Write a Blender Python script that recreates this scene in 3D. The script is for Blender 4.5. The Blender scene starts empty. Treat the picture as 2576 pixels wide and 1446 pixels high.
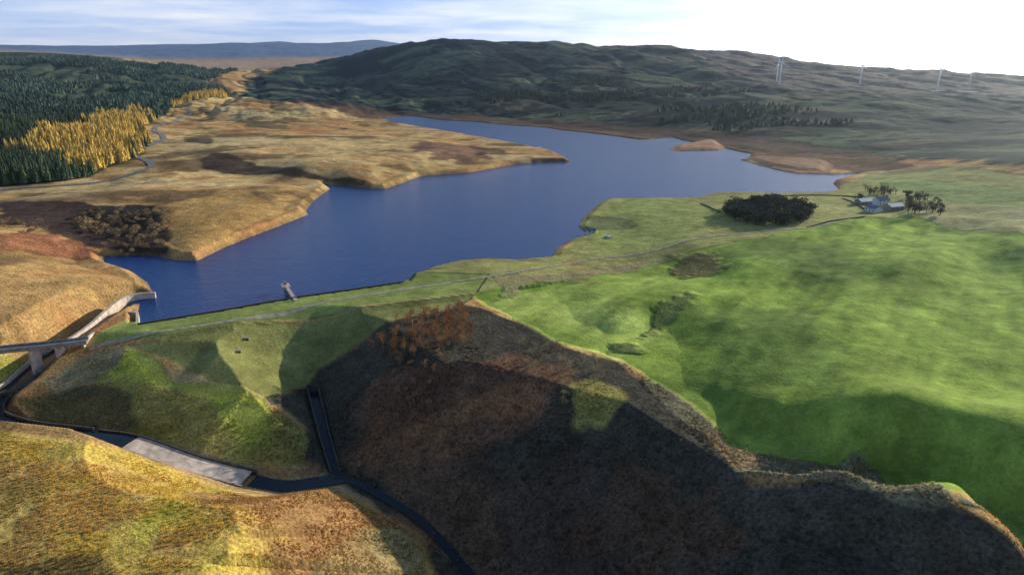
import bpy, numpy as np, math, random
random.seed(4); rng=np.random.default_rng(7)
CAMZ=120.0; PW,PH=2576.0,1446.0; FL=PW*24/36; PIT=math.radians(18.2); cP,sP=math.cos(PIT),math.sin(PIT)
# ---------- unprojection helpers: image pixels cast through the camera to world positions ----------
def ray(u,v):
    yc=723.0-v; return (u-1288.0, FL*cP+yc*sP, yc*cP-FL*sP)
def atz(u,v,z):
    x,y,w=ray(u,v); t=(z-CAMZ)/w; return (x*t,y*t,z)
def atY(u,v,Y):
    x,y,w=ray(u,v); t=Y/y; return (x*t,Y,CAMZ+w*t)
# ---------- noise ----------
TAB=rng.random((256,256)).astype(np.float32)
def vn(x,y,s=0):
    xi=np.floor(x); yi=np.floor(y); fx=(x-xi).astype(np.float32); fy=(y-yi).astype(np.float32)
    fx=fx*fx*(3-2*fx); fy=fy*fy*(3-2*fy); xi=xi.astype(np.int64)+s*37; yi=yi.astype(np.int64)+s*91
    a=TAB[xi&255,yi&255]; b=TAB[(xi+1)&255,yi&255]; c=TAB[xi&255,(yi+1)&255]; d=TAB[(xi+1)&255,(yi+1)&255]
    return (a*(1-fx)+b*fx)*(1-fy)+(c*(1-fx)+d*fx)*fy
def fbm(x,y,sc,o=4,s=0):
    t=0; a=1.0; n=0; x=x/sc; y=y/sc
    for i in range(o):
        t=t+a*(vn(x,y,s+i)-.5); n+=a; a*=.5
        x,y=(x*.8-y*.6)*2.03+11.3,(x*.6+y*.8)*2.03+5.7
    return t/n*2
def ss(a,b,x):
    t=np.clip((x-a)/(b-a),0,1); return t*t*(3-2*t)
# ---------- geometry 2D ----------
def sdf(poly,X,Y):
    p=np.array([(q[0],q[1]) for q in poly],dtype=np.float32); n=len(p)
    d=np.full(X.shape,1e18,np.float32); ins=np.zeros(X.shape,bool)
    for i in range(n):
        a=p[i]; b=p[(i+1)%n]; ex,ey=b-a; wx=X-a[0]; wy=Y-a[1]
        t=np.clip((wx*ex+wy*ey)/(ex*ex+ey*ey+1e-9),0,1)
        dx=wx-ex*t; dy=wy-ey*t; np.minimum(d,dx*dx+dy*dy,out=d)
        c=((a[1]>Y)!=(b[1]>Y)); 
        if abs(ey)>1e-9:
            ins^= c & (X < ex*(Y-a[1])/ey+a[0])
    d=np.sqrt(d); return np.where(ins,-d,d)
def lined(pts,X,Y):
    p=np.array(pts,dtype=np.float32); d=np.full(X.shape,1e9,np.float32); z=np.zeros(X.shape,np.float32)
    for i in range(len(p)-1):
        a=p[i]; b=p[i+1]; ex,ey=b[0]-a[0],b[1]-a[1]; wx=X-a[0]; wy=Y-a[1]
        t=np.clip((wx*ex+wy*ey)/(ex*ex+ey*ey),0,1); q=np.hypot(wx-ex*t,wy-ey*t)
        m=q<d; d=np.where(m,q,d); z=np.where(m,a[2]+(b[2]-a[2])*t,z)
    return d,z
# ---------- lake outline ----------
damedge_px=[(345,813),(450,796),(560,778),(750,745),(880,727),(1010,708)]
lake_px=[(1040,690),(1100,668),(1160,655),(1230,650),(1300,653),(1390,645),(1400,625),(1445,600),(1480,591),(1455,570),(1470,545),(1510,510),(1530,500),(1620,500),(1760,497),(1800,485),(1850,484),(1960,487),(2080,483),(2112,478),(2095,462),(2105,452),(2165,437),(2100,440),(2000,437),(1940,425),(1880,402),(1890,388),(1850,380),(1820,373),(1760,362),(1710,352),(1690,346),(1650,350),(1610,352),(1560,345),(1480,335),(1410,328),(1370,321),(1280,316),(1200,308),(1110,303),(1040,293),(955,297),(990,307),(1060,320),(1150,334),(1260,354),(1330,367),(1400,387),(1437,407),(1340,410),(1290,415),(1220,428),(1180,435),(1060,443),(1010,462),(970,475),(935,476),(870,468),(815,464),(830,475),(790,505),(770,530),(775,540),(700,570),(620,600),(560,625),(495,657),(440,655),(400,645),(330,642),(258,645),(262,660),(330,682),(372,712),(387,742),(352,760),(346,790)]
lake=[atz(u,v,0) for u,v in lake_px]; DE=[atz(u,v,4.2) for u,v in damedge_px]
C=[atz(u,v,0.3) for u,v in lake_px]
lake=DE+lake
# ---------- height control points ----------
Z="""1000 1270 -31,1180 1446 -37,860 1200 -28,785 975 -20,1100 1000 -21,1000 1100 -25,1200 1200 -28,1400 1350 -33,1300 1100 -24,1600 1230 -25,1400 1000 -17,
1200 900 -14,1100 850 -11,1230 780 0,1160 765 0,1000 900 -15,900 1000 -19,1560 905 3,1640 970 5.5,1740 1025 7.5,1850 1140 8.5,1900 1190 8.5,2100 1185 9.5,2300 1230 11,2576 1370 13,1420 862 1,1330 825 0,
1200 830 -8,1300 870 -11,1380 910 -12,1460 940 -12,1470 990 -13,1620 1050 -10,1560 970 -10,1740 1130 -11,1830 1240 -13,1900 1260 -10,2000 1290 -14,2100 1265 -8,2300 1310 -8,2500 1420 -9,2000 1340 -22,2300 1400 -22,1800 1340 -28,1700 1446 -37,2200 1446 -29,2500 1480 -20,1500 1446 -38,1200 1900 -42,2200 1900 -36,2800 1700 -18,0 1800 -18,-600 1500 -6,3200 1500 12,
1300 740 1.5,1400 760 1,1500 700 4,1750 620 8,1600 790 5,1450 840 -1,1520 870 -1,1640 830 0,1720 690 1,1840 660 10,1820 700 7,1800 800 9,1900 1000 9,2200 900 11.5,2000 650 12,2300 700 13,2500 1000 13,2576 1200 14,2300 1100 12,2100 1080 9.5,2000 1000 9,1950 1120 9,2150 1130 10,2400 1200 12,2500 600 16,2576 800 14,3200 800 18,3200 1100 16,
1650 540 5,1750 510 4,1950 520 8,1900 600 9,2250 520 10,2450 540 14,2300 450 12,2576 470 22,2576 390 30,2350 400 17,2220 410 8,3200 500 42,
0 480 6,200 465 4,340 390 8,900 400 11,700 350 10,600 290 12,500 330 12,560 395 11,750 420 11,860 445 8,920 460 6,620 430 4,700 455 3,1100 380 10,1250 390 6,1000 335 5,1380 393 3,900 450 9,640 450 3,480 420 9,
600 500 8,750 480 8,500 450 8,400 490 10,650 530 8,550 590 7,480 620 7,200 500 11,0 520 13,300 560 4,300 625 1,440 540 8,100 560 9,0 600 13,100 620 10,200 620 5,0 700 16,150 700 12,300 705 7,345 712 4,250 760 6,100 800 8,0 800 10,0 850 6,130 840 4,-500 700 25,-500 900 12,
0 900 -1,-60 950 -3,200 900 -5,300 900 -6,350 870 -4,450 960 -11,250 950 -8,330 1040 -12,450 1080 -13.5,520 1020 -12.5,620 1030 -15,700 1060 -18,740 1090 -20,600 1130 -17,150 1000 -10,100 960 -8,250 1060 -13.5,130 1060 -14,680 1150 -20,750 1160 -24,500 1120 -16,
0 1130 -11,200 1180 -12,400 1250 -14,200 1350 -11,500 1350 -17,700 1290 -20,900 1310 -23,1010 1380 -27,600 1446 -20,0 1446 -9,-300 1200 -5,
500 815 3,800 765 3,1050 715 3"""
for q in Z.replace('\n','').split(','):
    a=[float(t) for t in q.split()]; C.append(atz(*a))
Yp="""900 230 2300,1100 250 1900,1300 260 1750,1500 270 1600,1700 280 1450,1900 300 1300,2100 330 1150,2300 330 1150,2576 340 1000,950 180 2800,1100 190 2350,1300 190 2250,1500 190 2150,1700 200 2000,1900 220 1750,2100 245 1550,2300 260 1450,2500 280 1350,
1100 145 2650,1350 145 2550,1650 150 2400,1850 170 2150,2100 200 1900,2400 215 1800,
800 158 3300,850 145 3150,930 125 3050,1040 110 2950,1100 107 2900,1200 112 2850,1400 115 2800,1500 117 2750,1640 113 2700,1740 117 2600,1830 127 2500,1900 142 2400,1990 158 2300,2150 167 2200,2400 180 2100,2576 195 2000,3100 215 1900,
1100 130 3700,1500 135 3600,1900 165 3100,2300 205 2900,2700 225 2700,1500 150 5000,2000 190 5000,2600 215 4500,1400 150 9000,2200 190 9000,2800 200 8500,
0 340 1000,0 250 1500,0 180 2200,0 130 2800,300 330 1100,300 250 1700,300 190 2400,300 146 3000,450 222 2100,570 245 1850,500 185 2700,600 180 3200,700 180 3600,480 275 1600,700 250 1700,800 270 1560,
0 150 3600,300 160 3700,-500 120 2800,-500 250 1400,
0 117 5500,150 128 5500,400 152 5500,600 162 5000,800 164 5000,400 131 8500,560 122 8500,640 115 8500,720 104 8500,780 111 8500,840 116 8500,880 103 8500,920 92 8500,960 98 8500,1000 108 8500,-500 110 8500,0 122 8500,650 190 4200"""
for q in Yp.replace('\n','').split(','):
    a=[float(t) for t in q.split()]; C.append(atY(*a))
C=np.array(C); cr=np.hypot(C[:,0],C[:,1]); ct=np.arctan2(C[:,0],C[:,1]); cl=np.log(cr)
c0=.045
def kern(dt,dl): return np.sqrt(dt*dt+dl*dl+c0*c0)
n=len(C); A=np.zeros((n+3,n+3)); A[:n,:n]=kern(ct[:,None]-ct[None],cl[:,None]-cl[None])-np.eye(n)*.004
A[:n,n]=1;A[:n,n+1]=ct;A[:n,n+2]=cl;A[n:,:n]=A[:n,n:].T
w=np.linalg.solve(A,np.concatenate([C[:,2],[0,0,0]]))
TH=np.concatenate([np.linspace(-1.3,-.72,50)[:-1],np.linspace(-.72,.72,1120),np.linspace(.72,1.3,50)[1:]])
RR=np.concatenate([np.geomspace(40,125,30)[:-1],np.geomspace(125,11000,1080)])
nt,nr=len(TH),len(RR)
T,R=np.meshgrid(TH,RR); T=T.astype(np.float32); R=R.astype(np.float32); X=R*np.sin(T); Y=R*np.cos(T)
LR=np.log(R); H=(w[n]+w[n+1]*T+w[n+2]*LR).astype(np.float32)
for i in range(n):
    H+=np.float32(w[i])*np.sqrt((T-np.float32(ct[i]))**2+(LR-np.float32(cl[i]))**2+np.float32(c0*c0))
near=RR<3000; k3=int(near.sum())
LS=np.full(X.shape,5000.,np.float32); LS[:k3]=sdf(lake,X[:k3],Y[:k3])
D0=np.array([-186.,277.]); D1=np.array([-18.7,346.5]); dl=np.linalg.norm(D1-D0); du=(D1-D0)/dl; dn=np.array([du[1],-du[0]])
ddam,_=lined([(-220,262,0),(20,366,0)],X,Y); calm=ss(25,75,ddam)
shore=ss(0,40,LS)
amp=ss(150,900,R)
H+=shore*calm*(fbm(X,Y,70,4,1)*1.6*(1-amp*.3)+fbm(X,Y,260,4,5)*5*amp+fbm(X,Y,900,5,9)*22*ss(1500,3500,R)*(R<4500)*.8)+shore*fbm(X,Y,14,3,3)*.35
H+=shore*ss(550,800,R)*(R<1900)*(fbm(X,Y,110,4,33)*5)
H+=ss(5500,7500,R)*fbm(X,Y,1500,4,39)*60
field_px=[(1190,745),(1300,712),(1480,690),(1700,650),(1900,602),(2100,552),(2300,545),(2576,590),(3600,620),(3600,1500),(2576,1380),(2300,1240),(2100,1190),(1900,1200),(1740,1030),(1560,906),(1400,858),(1300,806)]
kf=int((RR<900).sum()); FM=np.zeros(X.shape,np.float32); FM[:kf]=ss(4,-30,sdf([atz(u,v,6) for u,v in field_px],X[:kf],Y[:kf]))
xr=X*.80-Y*.60; yr=X*.60+Y*.80
H+=FM*calm*(fbm(xr*1.,yr*.5,44,3,61)*(1.6+4.2*ss(215,330,R))+fbm(xr,yr*.4,17,3,67)*1.3+fbm(xr,yr*.07,4.5,2,71)*.22)
hillm=ss(1300,2000,R)
gul=np.abs(fbm(X*1.3+Y*.5,Y*.35,170,4,21)); H+=-shore*hillm*(.35-np.minimum(gul,.35))*30*(R<3400)
H+=shore*ss(1100,1600,R)*(R<3400)*(fbm(X*.45,Y,90,4,25)*9+fbm(X*.7,Y,30,3,27)*3.5)
# dam
al=(X-D0[0])*du[0]+(Y-D0[1])*du[1]; dd=(X-D0[0])*dn[0]+(Y-D0[1])*dn[1]
dam=3.5-np.maximum(0,dd)/2.4-np.maximum(0,-dd-45)*.5-np.maximum(0,-al-4)*.4-np.maximum(0,al-dl-20)*.4
flat=(ss(-60,-40,dd)*ss(0.5,-.5,dd)*ss(-8,0,al)*ss(dl+90,dl+30,al))
H=np.where(R<700,np.maximum(H,dam),H)
H=H*(1-flat)+3.5*flat
bm=ss(0,-40,X-((R-380)*.35-60))*(R>380)*(R<1000)
bluff=np.minimum(.3*LS,1.6)*(1-bm)+np.minimum(.65*LS,4.2)*bm
out=np.maximum(H,bluff); H=np.where(LS>0,np.where(LS<400,out,H),np.maximum(-.3+.25*LS,-12))
dwl,_=lined(DE,X,Y)
H=np.where((LS>0)&(LS<8)&(dwl>6),np.minimum(H,.15+LS*.75+(R>900)*LS*.1),H)
def islands(pp,zt):
    global H
    P=[atz(u,v,.2) for u,v in pp]; d=sdf(P,X[:k3],Y[:k3]); m=-d
    H[:k3]=np.where(m>-2,np.maximum(H[:k3],np.minimum(.25*m+.15,zt+0*m)*1.0),H[:k3]); return P
isl1=[(1685,374),(1700,365),(1735,361),(1760,354),(1800,352),(1828,372),(1810,378),(1700,380)]
isl2=[(1862,402),(1900,394),(2000,396),(2080,405),(2102,418),(2085,437),(2000,434),(1920,419)]
islands(isl1,3.5); islands(isl2,4)
spill=[atz(*p) for p in [(352,762,-3),(300,785,-4),(255,815,-5),(180,868,-6),(120,905,-7),(50,965,-9),(-15,1010,-11),(-25,1050,-13),(60,1080,-15),(200,1097,-16),(325,1114,-17),(480,1167,-20),(635,1208,-24)]]
pool=[atz(*p) for p in [(635,1208,-25),(720,1222,-26.5),(860,1203,-27.5)]]
river=[atz(*p) for p in [(785,975,-20),(812,1080,-23.5),(845,1190,-27),(900,1215,-28),(1000,1270,-30),(1080,1330,-32),(1180,1446,-36.5),(1250,1600,-39)]]
k6=int((RR<480).sum()); xs,ys=X[:k6],Y[:k6]
for pl,hw,sl in ((spill,5.2,1.1),(pool,4,.6),(river,2.2,.55)):
    d,z=lined(pl,xs,ys); H[:k6]=np.minimum(H[:k6],z+np.maximum(0,d-hw)*sl)
    H[:k6]=np.where(d<hw,z-.2,H[:k6])
# laid-back bank on the dam side of the lower channel
ch=np.array(spill[-5:]); d,z=lined(spill[-5:],xs,ys); yl=np.interp(xs,ch[:,0],ch[:,1])
H[:k6]=np.where((ys>yl)&(d>5.2)&(d<60),np.minimum(H[:k6],z+.6+np.maximum(0,d-6)*.36),H[:k6])
lRR=np.log(RR)
def gij(x,y):
    r=np.hypot(x,y); t=np.arctan2(x,y)
    return np.clip(np.interp(np.log(np.maximum(r,1)),lRR,np.arange(nr)),0,nr-1.001), np.clip(np.interp(t,TH,np.arange(nt)),0,nt-1.001)
def hf(x,y):
    x=np.asarray(x,float); y=np.asarray(y,float); i,j=gij(x,y)
    a=i.astype(int); b=j.astype(int); fi=i-a; fj=j-b
    return (H[a,b]*(1-fj)+H[a,b+1]*fj)*(1-fi)+(H[a+1,b]*(1-fj)+H[a+1,b+1]*fj)*fi
YS=np.geomspace(50,10500,5000)
def G(u,v,Yq=None):
    if Yq: 
        p=atY(u,v,Yq); return (p[0],p[1],float(hf(p[0],p[1])))
    x,y,w_=ray(u,v); t=YS/y; zz=CAMZ+w_*t; hh=np.maximum(hf(x*t,YS),-60); k=np.argmax(zz<hh)
    if k==0: k=len(YS)-1
    a=zz[k-1]-hh[k-1]; b=hh[k]-zz[k]; f=a/(a+b+1e-9); tt=t[k-1]+(t[k]-t[k-1])*f
    return (x*tt,y*tt,float(hf(x*tt,y*tt)))
def GP(pp): return [G(*p) for p in pp]
# ---------- ground colour ----------
def mix(a,b,m): return a*(1-m[...,None])+np.array(b,np.float32)*m[...,None]
COL=np.zeros(X.shape+(3,),np.float32); COL[:]=(.50,.305,.115)
TU=np.full(X.shape,.6,np.float32)
n1=fbm(X,Y,60,5,31); n2=fbm(X,Y,18,4,41); n3=fbm(X,Y,250,5,51); ns=fbm(X*.3,Y,60,5,55)
moor=ss(.0,.35,n1); COL=mix(COL,(.45,.21,.08),moor*.8); COL=mix(COL,(.60,.45,.20),ss(.05,.4,n3+n2*.4)*.7); COL=mix(COL,(.13,.08,.045),ss(.06,.38,-n1-n2*.3)*.7); COL=mix(COL,(.66,.51,.27),ss(.2,.45,ns)*.5)
def zone(pp,col,soft=3.,jit=1.,tu=None,s=1.0,world=False):
    global COL,TU
    P=pp if world else GP(pp); pa=np.array([(p[0],p[1]) for p in P]); pr=np.hypot(pa[:,0],pa[:,1])
    k0=max(0,int(np.searchsorted(RR,max(30,pr.min()*.5)))-1); k1=min(nr,int(np.searchsorted(RR,pr.max()*1.3+soft*3))+1)
    x,y=X[k0:k1],Y[k0:k1]; d=sdf(P,x,y)+n2[k0:k1]*soft*jit*1.5+n1[k0:k1]*soft*jit
    m=ss(soft*.5,-soft*.5,d)*s
    COL[k0:k1]=mix(COL[k0:k1],col,m)
    if tu is not None: TU[k0:k1]=TU[k0:k1]*(1-m)+tu*m
    return P
farcol=ss(3300,4500,R); COL=mix(COL,(.40,.28,.20),farcol*.8); COL=mix(COL,(.12,.18,.30),ss(5900,6500,R))  # distance haze painted into the far ground as paler, bluer tones
hill_px=[(600,245),(760,262),(950,288),(1280,308),(1600,340),(1850,370),(2200,395),(2576,410),(3000,420),(3600,250,2500),(3000,200,4800),(1500,100,4800),(960,140,3900),(760,158,3300),(620,200)]
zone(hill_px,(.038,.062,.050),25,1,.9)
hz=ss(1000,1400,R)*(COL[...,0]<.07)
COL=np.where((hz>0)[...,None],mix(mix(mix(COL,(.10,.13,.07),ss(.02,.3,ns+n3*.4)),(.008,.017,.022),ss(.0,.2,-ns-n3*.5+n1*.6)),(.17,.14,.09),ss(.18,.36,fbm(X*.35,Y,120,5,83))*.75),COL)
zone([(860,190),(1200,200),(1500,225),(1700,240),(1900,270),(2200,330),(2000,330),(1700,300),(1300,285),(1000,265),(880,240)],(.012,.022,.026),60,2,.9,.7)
zone([(1750,140,2500),(1830,200),(1960,225),(2200,235),(2450,240),(2700,250),(3200,240),(3200,200,4000),(1900,150,4000)],(.23,.17,.14),40,1,.4,.75)
zone([(650,252),(950,300),(1200,312),(1400,335),(1600,358),(1700,350),(1900,395),(2150,440),(2300,420),(2200,380),(1900,345),(1700,325),(1500,310),(1200,290),(1000,278),(800,255)],(.11,.065,.045),12,1,.5,.85)
zone(isl1,(.40,.23,.14),4,.3,.3); zone(isl2,(.32,.19,.11),4,.3,.3)
forest_px=[(-900,520),(0,470),(120,462),(230,445),(330,405),(380,362),(362,318),(400,298),(440,268),(560,250),(578,235),(520,205),(600,185,2900),(400,160,3000),(0,130,2900),(-900,120,2800)]
FOREST=zone(forest_px,(.07,.09,.05),10,.3,.9)
zone([(1020,707),(1100,668),(1390,645),(1450,600),(1455,570),(1530,500),(1800,485),(2100,482),(2180,437),(2350,420),(2576,440),(3200,450),(3200,620),(2576,590),(2300,560),(2100,560),(1900,610),(1700,655),(1400,700),(1200,745)],(.34,.33,.11),5,.5,.4)
FIELD=zone(field_px,(.27,.37,.06),2.5,.5,.2)
fm_=(FM>.2); fcol=mix(mix(COL,(.41,.48,.11),ss(-.05,.35,n3+n1*.5)),(.14,.22,.05),ss(.08,.38,-n1+n2*.3)*.6)*(1+.22*fbm(xr,yr*.06,4,3,101)+.22*fbm(xr,yr*.25,14,3,105))[...,None]; COL=np.where(fm_[...,None],fcol,COL)
zone([(2300,545),(2576,590),(3600,620),(3600,560),(2576,520),(2300,500)],(.38,.35,.15),5,1,.4,.8)
zone([(1560,500),(1750,505),(1830,545),(1700,610),(1500,640),(1470,590)],(.28,.33,.09),6,.6,.3,.7)
zone([(1240,705),(1420,690),(1560,668),(1640,655),(1560,690),(1380,720),(1260,742)],(.34,.26,.15),6,1.4,.6,.7)
zone([(2170,445),(2576,480),(2900,500),(2900,540),(2576,520),(2300,500)],(.26,.33,.10),6,.6,.3,.9)
zone([(1480,545),(1560,548),(1610,560),(1590,575),(1480,580)],(.12,.14,.07),4,1,.5,.7)
zone([(1700,665),(1740,650),(1785,645),(1795,690),(1760,715),(1710,705)],(.16,.115,.06),8,1.8,.8,.8)
zone([(1660,790),(1740,735),(1760,742),(1690,800),(1640,850),(1500,905),(1440,890),(1560,860)],(.12,.15,.055),6,1.6,.9,.75)  # terrain shade in the field hollow, put into the colour
# valley
zone([(670,1000),(800,930),(920,850),(1060,790),(1165,765),(1240,785),(1330,825),(1420,872),(1560,908),(1740,1038),(1900,1210),(2100,1202),(2300,1250),(2576,1390),(3200,1800),(1100,2300),(1100,1446),(1040,1340),(960,1290),(880,1225),(850,1190),(760,1160),(770,1080)],(.085,.075,.055),4,.5,.9)  # dark bracken ground, with the valley's cast shadow painted into the colour
zone([(1100,950),(1300,900),(1450,930),(1400,1050),(1200,1150),(1000,1250),(900,1150),(950,950)],(.24,.12,.07),8,1,.9,.7)
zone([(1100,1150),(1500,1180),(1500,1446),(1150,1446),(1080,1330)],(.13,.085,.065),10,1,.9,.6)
zone([(1150,1000),(1350,985),(1400,1010),(1250,1040),(1150,1060)],(.46,.22,.10),4,1.5,.9,.6)
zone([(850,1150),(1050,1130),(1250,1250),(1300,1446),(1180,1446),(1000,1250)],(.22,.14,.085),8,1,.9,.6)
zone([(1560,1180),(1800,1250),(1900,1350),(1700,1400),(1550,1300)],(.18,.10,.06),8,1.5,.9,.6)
zone([(1420,965),(1500,950),(1545,1000),(1520,1060),(1460,1050)],(.38,.33,.09),5,1.4,.9)
zone([(1560,903),(1740,1030),(1850,1115),(2000,1160),(2200,1185),(2400,1262),(2620,1390),(2600,1410),(2350,1270),(2100,1208),(1880,1212),(1790,1120),(1720,1050)],(.26,.23,.13),2,1.5,1.)
# dam
zone([(225,862),(400,850),(700,808),(950,765),(1200,735),(1230,690),(1010,704),(750,741),(560,774),(340,808)],(.26,.31,.085),1.5,.1,.15)
zone([(300,872),(400,852),(700,811),(950,768),(1200,738),(1160,765),(1060,790),(920,850),(800,930),(665,1000),(540,965),(420,905),(330,880)],(.26,.26,.085),2,.3,.3)
zone([(330,870),(400,905),(430,960),(540,970),(660,1005),(690,1050),(680,1130),(600,1140),(520,1000),(400,975),(245,950)],(.45,.48,.09),3,.6,.35)
zone([(110,960),(200,900),(320,870),(300,910),(250,950),(150,990)],(.36,.30,.16),2,.6,.6)
zone([(250,950),(400,975),(520,1000),(610,1120),(690,1130),(700,1030),(765,1070),(765,1160),(700,1185),(560,1150),(340,1090),(330,1000)],(.38,.35,.09),3,.8,.7,.8)
zone([(30,1000),(250,975),(320,1000),(335,1075),(100,1065)],(.08,.085,.04),4,.6,.6,.8)  # shaded slope of the mound, painted in as a darker colour
zone([(0,890),(70,905),(60,935),(0,965),(-100,980),(-100,900)],(.36,.33,.08),2,.5,.6)
# foreground mound
zone([(-900,1050),(0,1085),(200,1115),(330,1140),(500,1205),(620,1240),(880,1245),(960,1290),(1050,1340),(1090,1440),(1090,2300),(-1500,2300)],(.58,.41,.09),3,.5,.75)
zone([(520,1240),(880,1245),(960,1290),(1060,1350),(1080,1446),(700,1500),(640,1350),(560,1290)],(.34,.175,.08),8,1.4,.8,.8)
zone([(880,1330),(1000,1330),(1060,1400),(1060,1480),(760,1480),(780,1400)],(.38,.33,.15),4,1,.8,.7)
zone([(0,1150),(150,1180),(160,1446),(0,1446),(-300,1446)],(.36,.26,.10),7,1,.8,.6)
zone([(0,1400),(250,1400),(330,1446),(330,1550),(-300,1550),(-300,1400)],(.10,.075,.04),4,1,1.,.7)
mm=(ss(.1,.45,n2)*(R<420)*(COL[...,0]>.18)*(COL[...,0]>COL[...,1]*1.02)); COL=mix(COL,(.32,.165,.07),mm*.5)
zone([(250,1230),(420,1280),(440,1400),(560,1446),(350,1446)],(.50,.48,.07),8,1.5,.8,.6)
# moor patches
zone([(0,510),(200,510),(440,520),(445,590),(420,640),(210,620),(100,575),(0,565)],(.07,.045,.035),5,1,.8)
zone([(200,530),(320,512),(440,520),(440,570),(380,600),(260,600)],(.04,.033,.028),5,1,.8)
zone([(400,520),(600,480),(700,530),(560,620),(500,650),(450,640)],(.50,.30,.10),6,1,.7,.8)
zone([(505,400),(545,385),(640,412),(760,430),(880,445),(935,476),(860,468),(600,440),(520,425)],(.06,.04,.032),6,.7,.6,.9)
zone([(1040,360),(1200,365),(1240,400),(1060,410)],(.22,.11,.075),12,1.5,.5,.8)
zone([(1180,368),(1260,375),(1280,388),(1200,392)],(.07,.05,.035),8,1.5,.5,.8); zone([(460,345),(540,350),(530,362),(470,358)],(.07,.055,.035),6,1,.6,.85); zone([(580,303),(730,318),(740,330),(620,318)],(.12,.10,.05),8,1,.6,.8)
zone([(1330,396),(1437,407),(1340,411)],(.08,.055,.04),4,.6,.5,.8)
zone([(0,585),(150,590),(250,640),(230,650),(0,625)],(.38,.16,.075),5,1,.9)
rim=ss(3.5,.5,LS)*(LS>-2)*(R>250)*(dwl>8); COL=mix(COL,(.20,.15,.09),rim*.55)
COL*=(1+.28*n2+.24*n1)[...,None]; COL=np.clip(COL,.006,.75)
def gcol(P):
    i,j=gij(P[:,0],P[:,1]); return COL[np.rint(i).astype(int),np.rint(j).astype(int)]
# ---------- mesh utils ----------
def newmesh(name,V,Fc,mat=None,smooth=False,col=None,parent=None,tu=None):
    V=np.asarray(V,np.float32); me=bpy.data.meshes.new(name)
    if isinstance(Fc,np.ndarray):
        k=Fc.shape[1]; me.vertices.add(len(V)); me.vertices.foreach_set('co',V.ravel())
        me.loops.add(Fc.size); me.loops.foreach_set('vertex_index',Fc.ravel().astype(np.int32))
        me.polygons.add(len(Fc)); me.polygons.foreach_set('loop_start',np.arange(0,Fc.size,k,dtype=np.int32)); me.polygons.foreach_set('loop_total',np.full(len(Fc),k,np.int32))
        me.update(calc_edges=True)
    else: me.from_pydata([tuple(map(float,v)) for v in V],[],Fc); me.update()
    if col is not None:
        a=me.attributes.new('Col','FLOAT_COLOR','POINT'); c=np.ones((len(V),4),np.float32); c[:,:3]=col
        if tu is not None: c[:,3]=tu
        a.data.foreach_set('color',c.ravel())
    me.polygons.foreach_set('use_smooth',np.full(len(me.polygons),smooth))
    ob=bpy.data.objects.new(name,me); bpy.context.scene.collection.objects.link(ob)
    if mat: me.materials.append(mat)
    if parent: ob.parent=parent
    return ob
def empty(name,loc=(0,0,0)):
    e=bpy.data.objects.new(name,None); e.location=loc; bpy.context.scene.collection.objects.link(e); return e
def nd(nt,t,**k):
    x=nt.nodes.new(t)
    for a,b in k.items(): setattr(x,a,b)
    return x
def mat_simple(name,col,rough=.8,scale=1.,var=.25,bump=.2,metal=0.,dist=.1):
    m=bpy.data.materials.new(name); m.use_nodes=True; t=m.node_tree; b=t.nodes['Principled BSDF']
    tc=nd(t,'ShaderNodeTexCoord'); no=nd(t,'ShaderNodeTexNoise'); no.inputs['Scale'].default_value=scale; no.inputs['Detail'].default_value=6
    t.links.new(tc.outputs['Object'],no.inputs['Vector'])
    r=nd(t,'ShaderNodeMapRange'); r.inputs['From Min'].default_value=.3; r.inputs['From Max'].default_value=.7; r.inputs['To Min'].default_value=1-var; r.inputs['To Max'].default_value=1+var
    t.links.new(no.outputs['Fac'],r.inputs['Value'])
    v=nd(t,'ShaderNodeVectorMath',operation='SCALE'); v.inputs[0].default_value=col; t.links.new(r.outputs[0],v.inputs['Scale']); t.links.new(v.outputs[0],b.inputs['Base Color'])
    bp=nd(t,'ShaderNodeBump'); bp.inputs['Strength'].default_value=bump; bp.inputs['Distance'].default_value=dist; t.links.new(no.outputs['Fac'],bp.inputs['Height']); t.links.new(bp.outputs[0],b.inputs['Normal'])
    b.inputs['Roughness'].default_value=rough; b.inputs['Metallic'].default_value=metal; b.inputs['Specular IOR Level'].default_value=.25
    return m
tm=bpy.data.materials.new('moorland_ground'); tm.use_nodes=True; t=tm.node_tree; b=t.nodes['Principled BSDF']; b.inputs['Roughness'].default_value=.95; b.inputs['Specular IOR Level'].default_value=.05
at=nd(t,'ShaderNodeAttribute',attribute_name='Col'); tc=nd(t,'ShaderNodeTexCoord')
def tn(sc,det,rough=.6):
    x=nd(t,'ShaderNodeTexNoise'); x.inputs['Scale'].default_value=sc; x.inputs['Detail'].default_value=det; x.inputs['Roughness'].default_value=rough; t.links.new(tc.outputs['Object'],x.inputs['Vector']); return x
na=tn(.9,5,.65); nb=tn(.12,5,.6); nc=tn(.02,6,.6)
def mth(op,a,bv):
    x=nd(t,'ShaderNodeMath',operation=op)
    for i,q in enumerate((a,bv)):
        if isinstance(q,(int,float)): x.inputs[i].default_value=q
        else: t.links.new(q,x.inputs[i])
    return x.outputs[0]
def mr(src,lo,hi,f0=.3,f1=.7):
    r=nd(t,'ShaderNodeMapRange'); r.inputs['From Min'].default_value=f0; r.inputs['From Max'].default_value=f1; r.inputs['To Min'].default_value=lo; r.inputs['To Max'].default_value=hi; t.links.new(src,r.inputs['Value']); return r.outputs[0]
va=mth('ADD',1.0,mth('MULTIPLY',mr(na.outputs['Fac'],-.6,.6),mth('ADD',.2,at.outputs['Alpha'])))
mul=mth('MULTIPLY',mth('MULTIPLY',va,mr(nb.outputs['Fac'],.7,1.3)),mr(nc.outputs['Fac'],.82,1.18))
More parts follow.
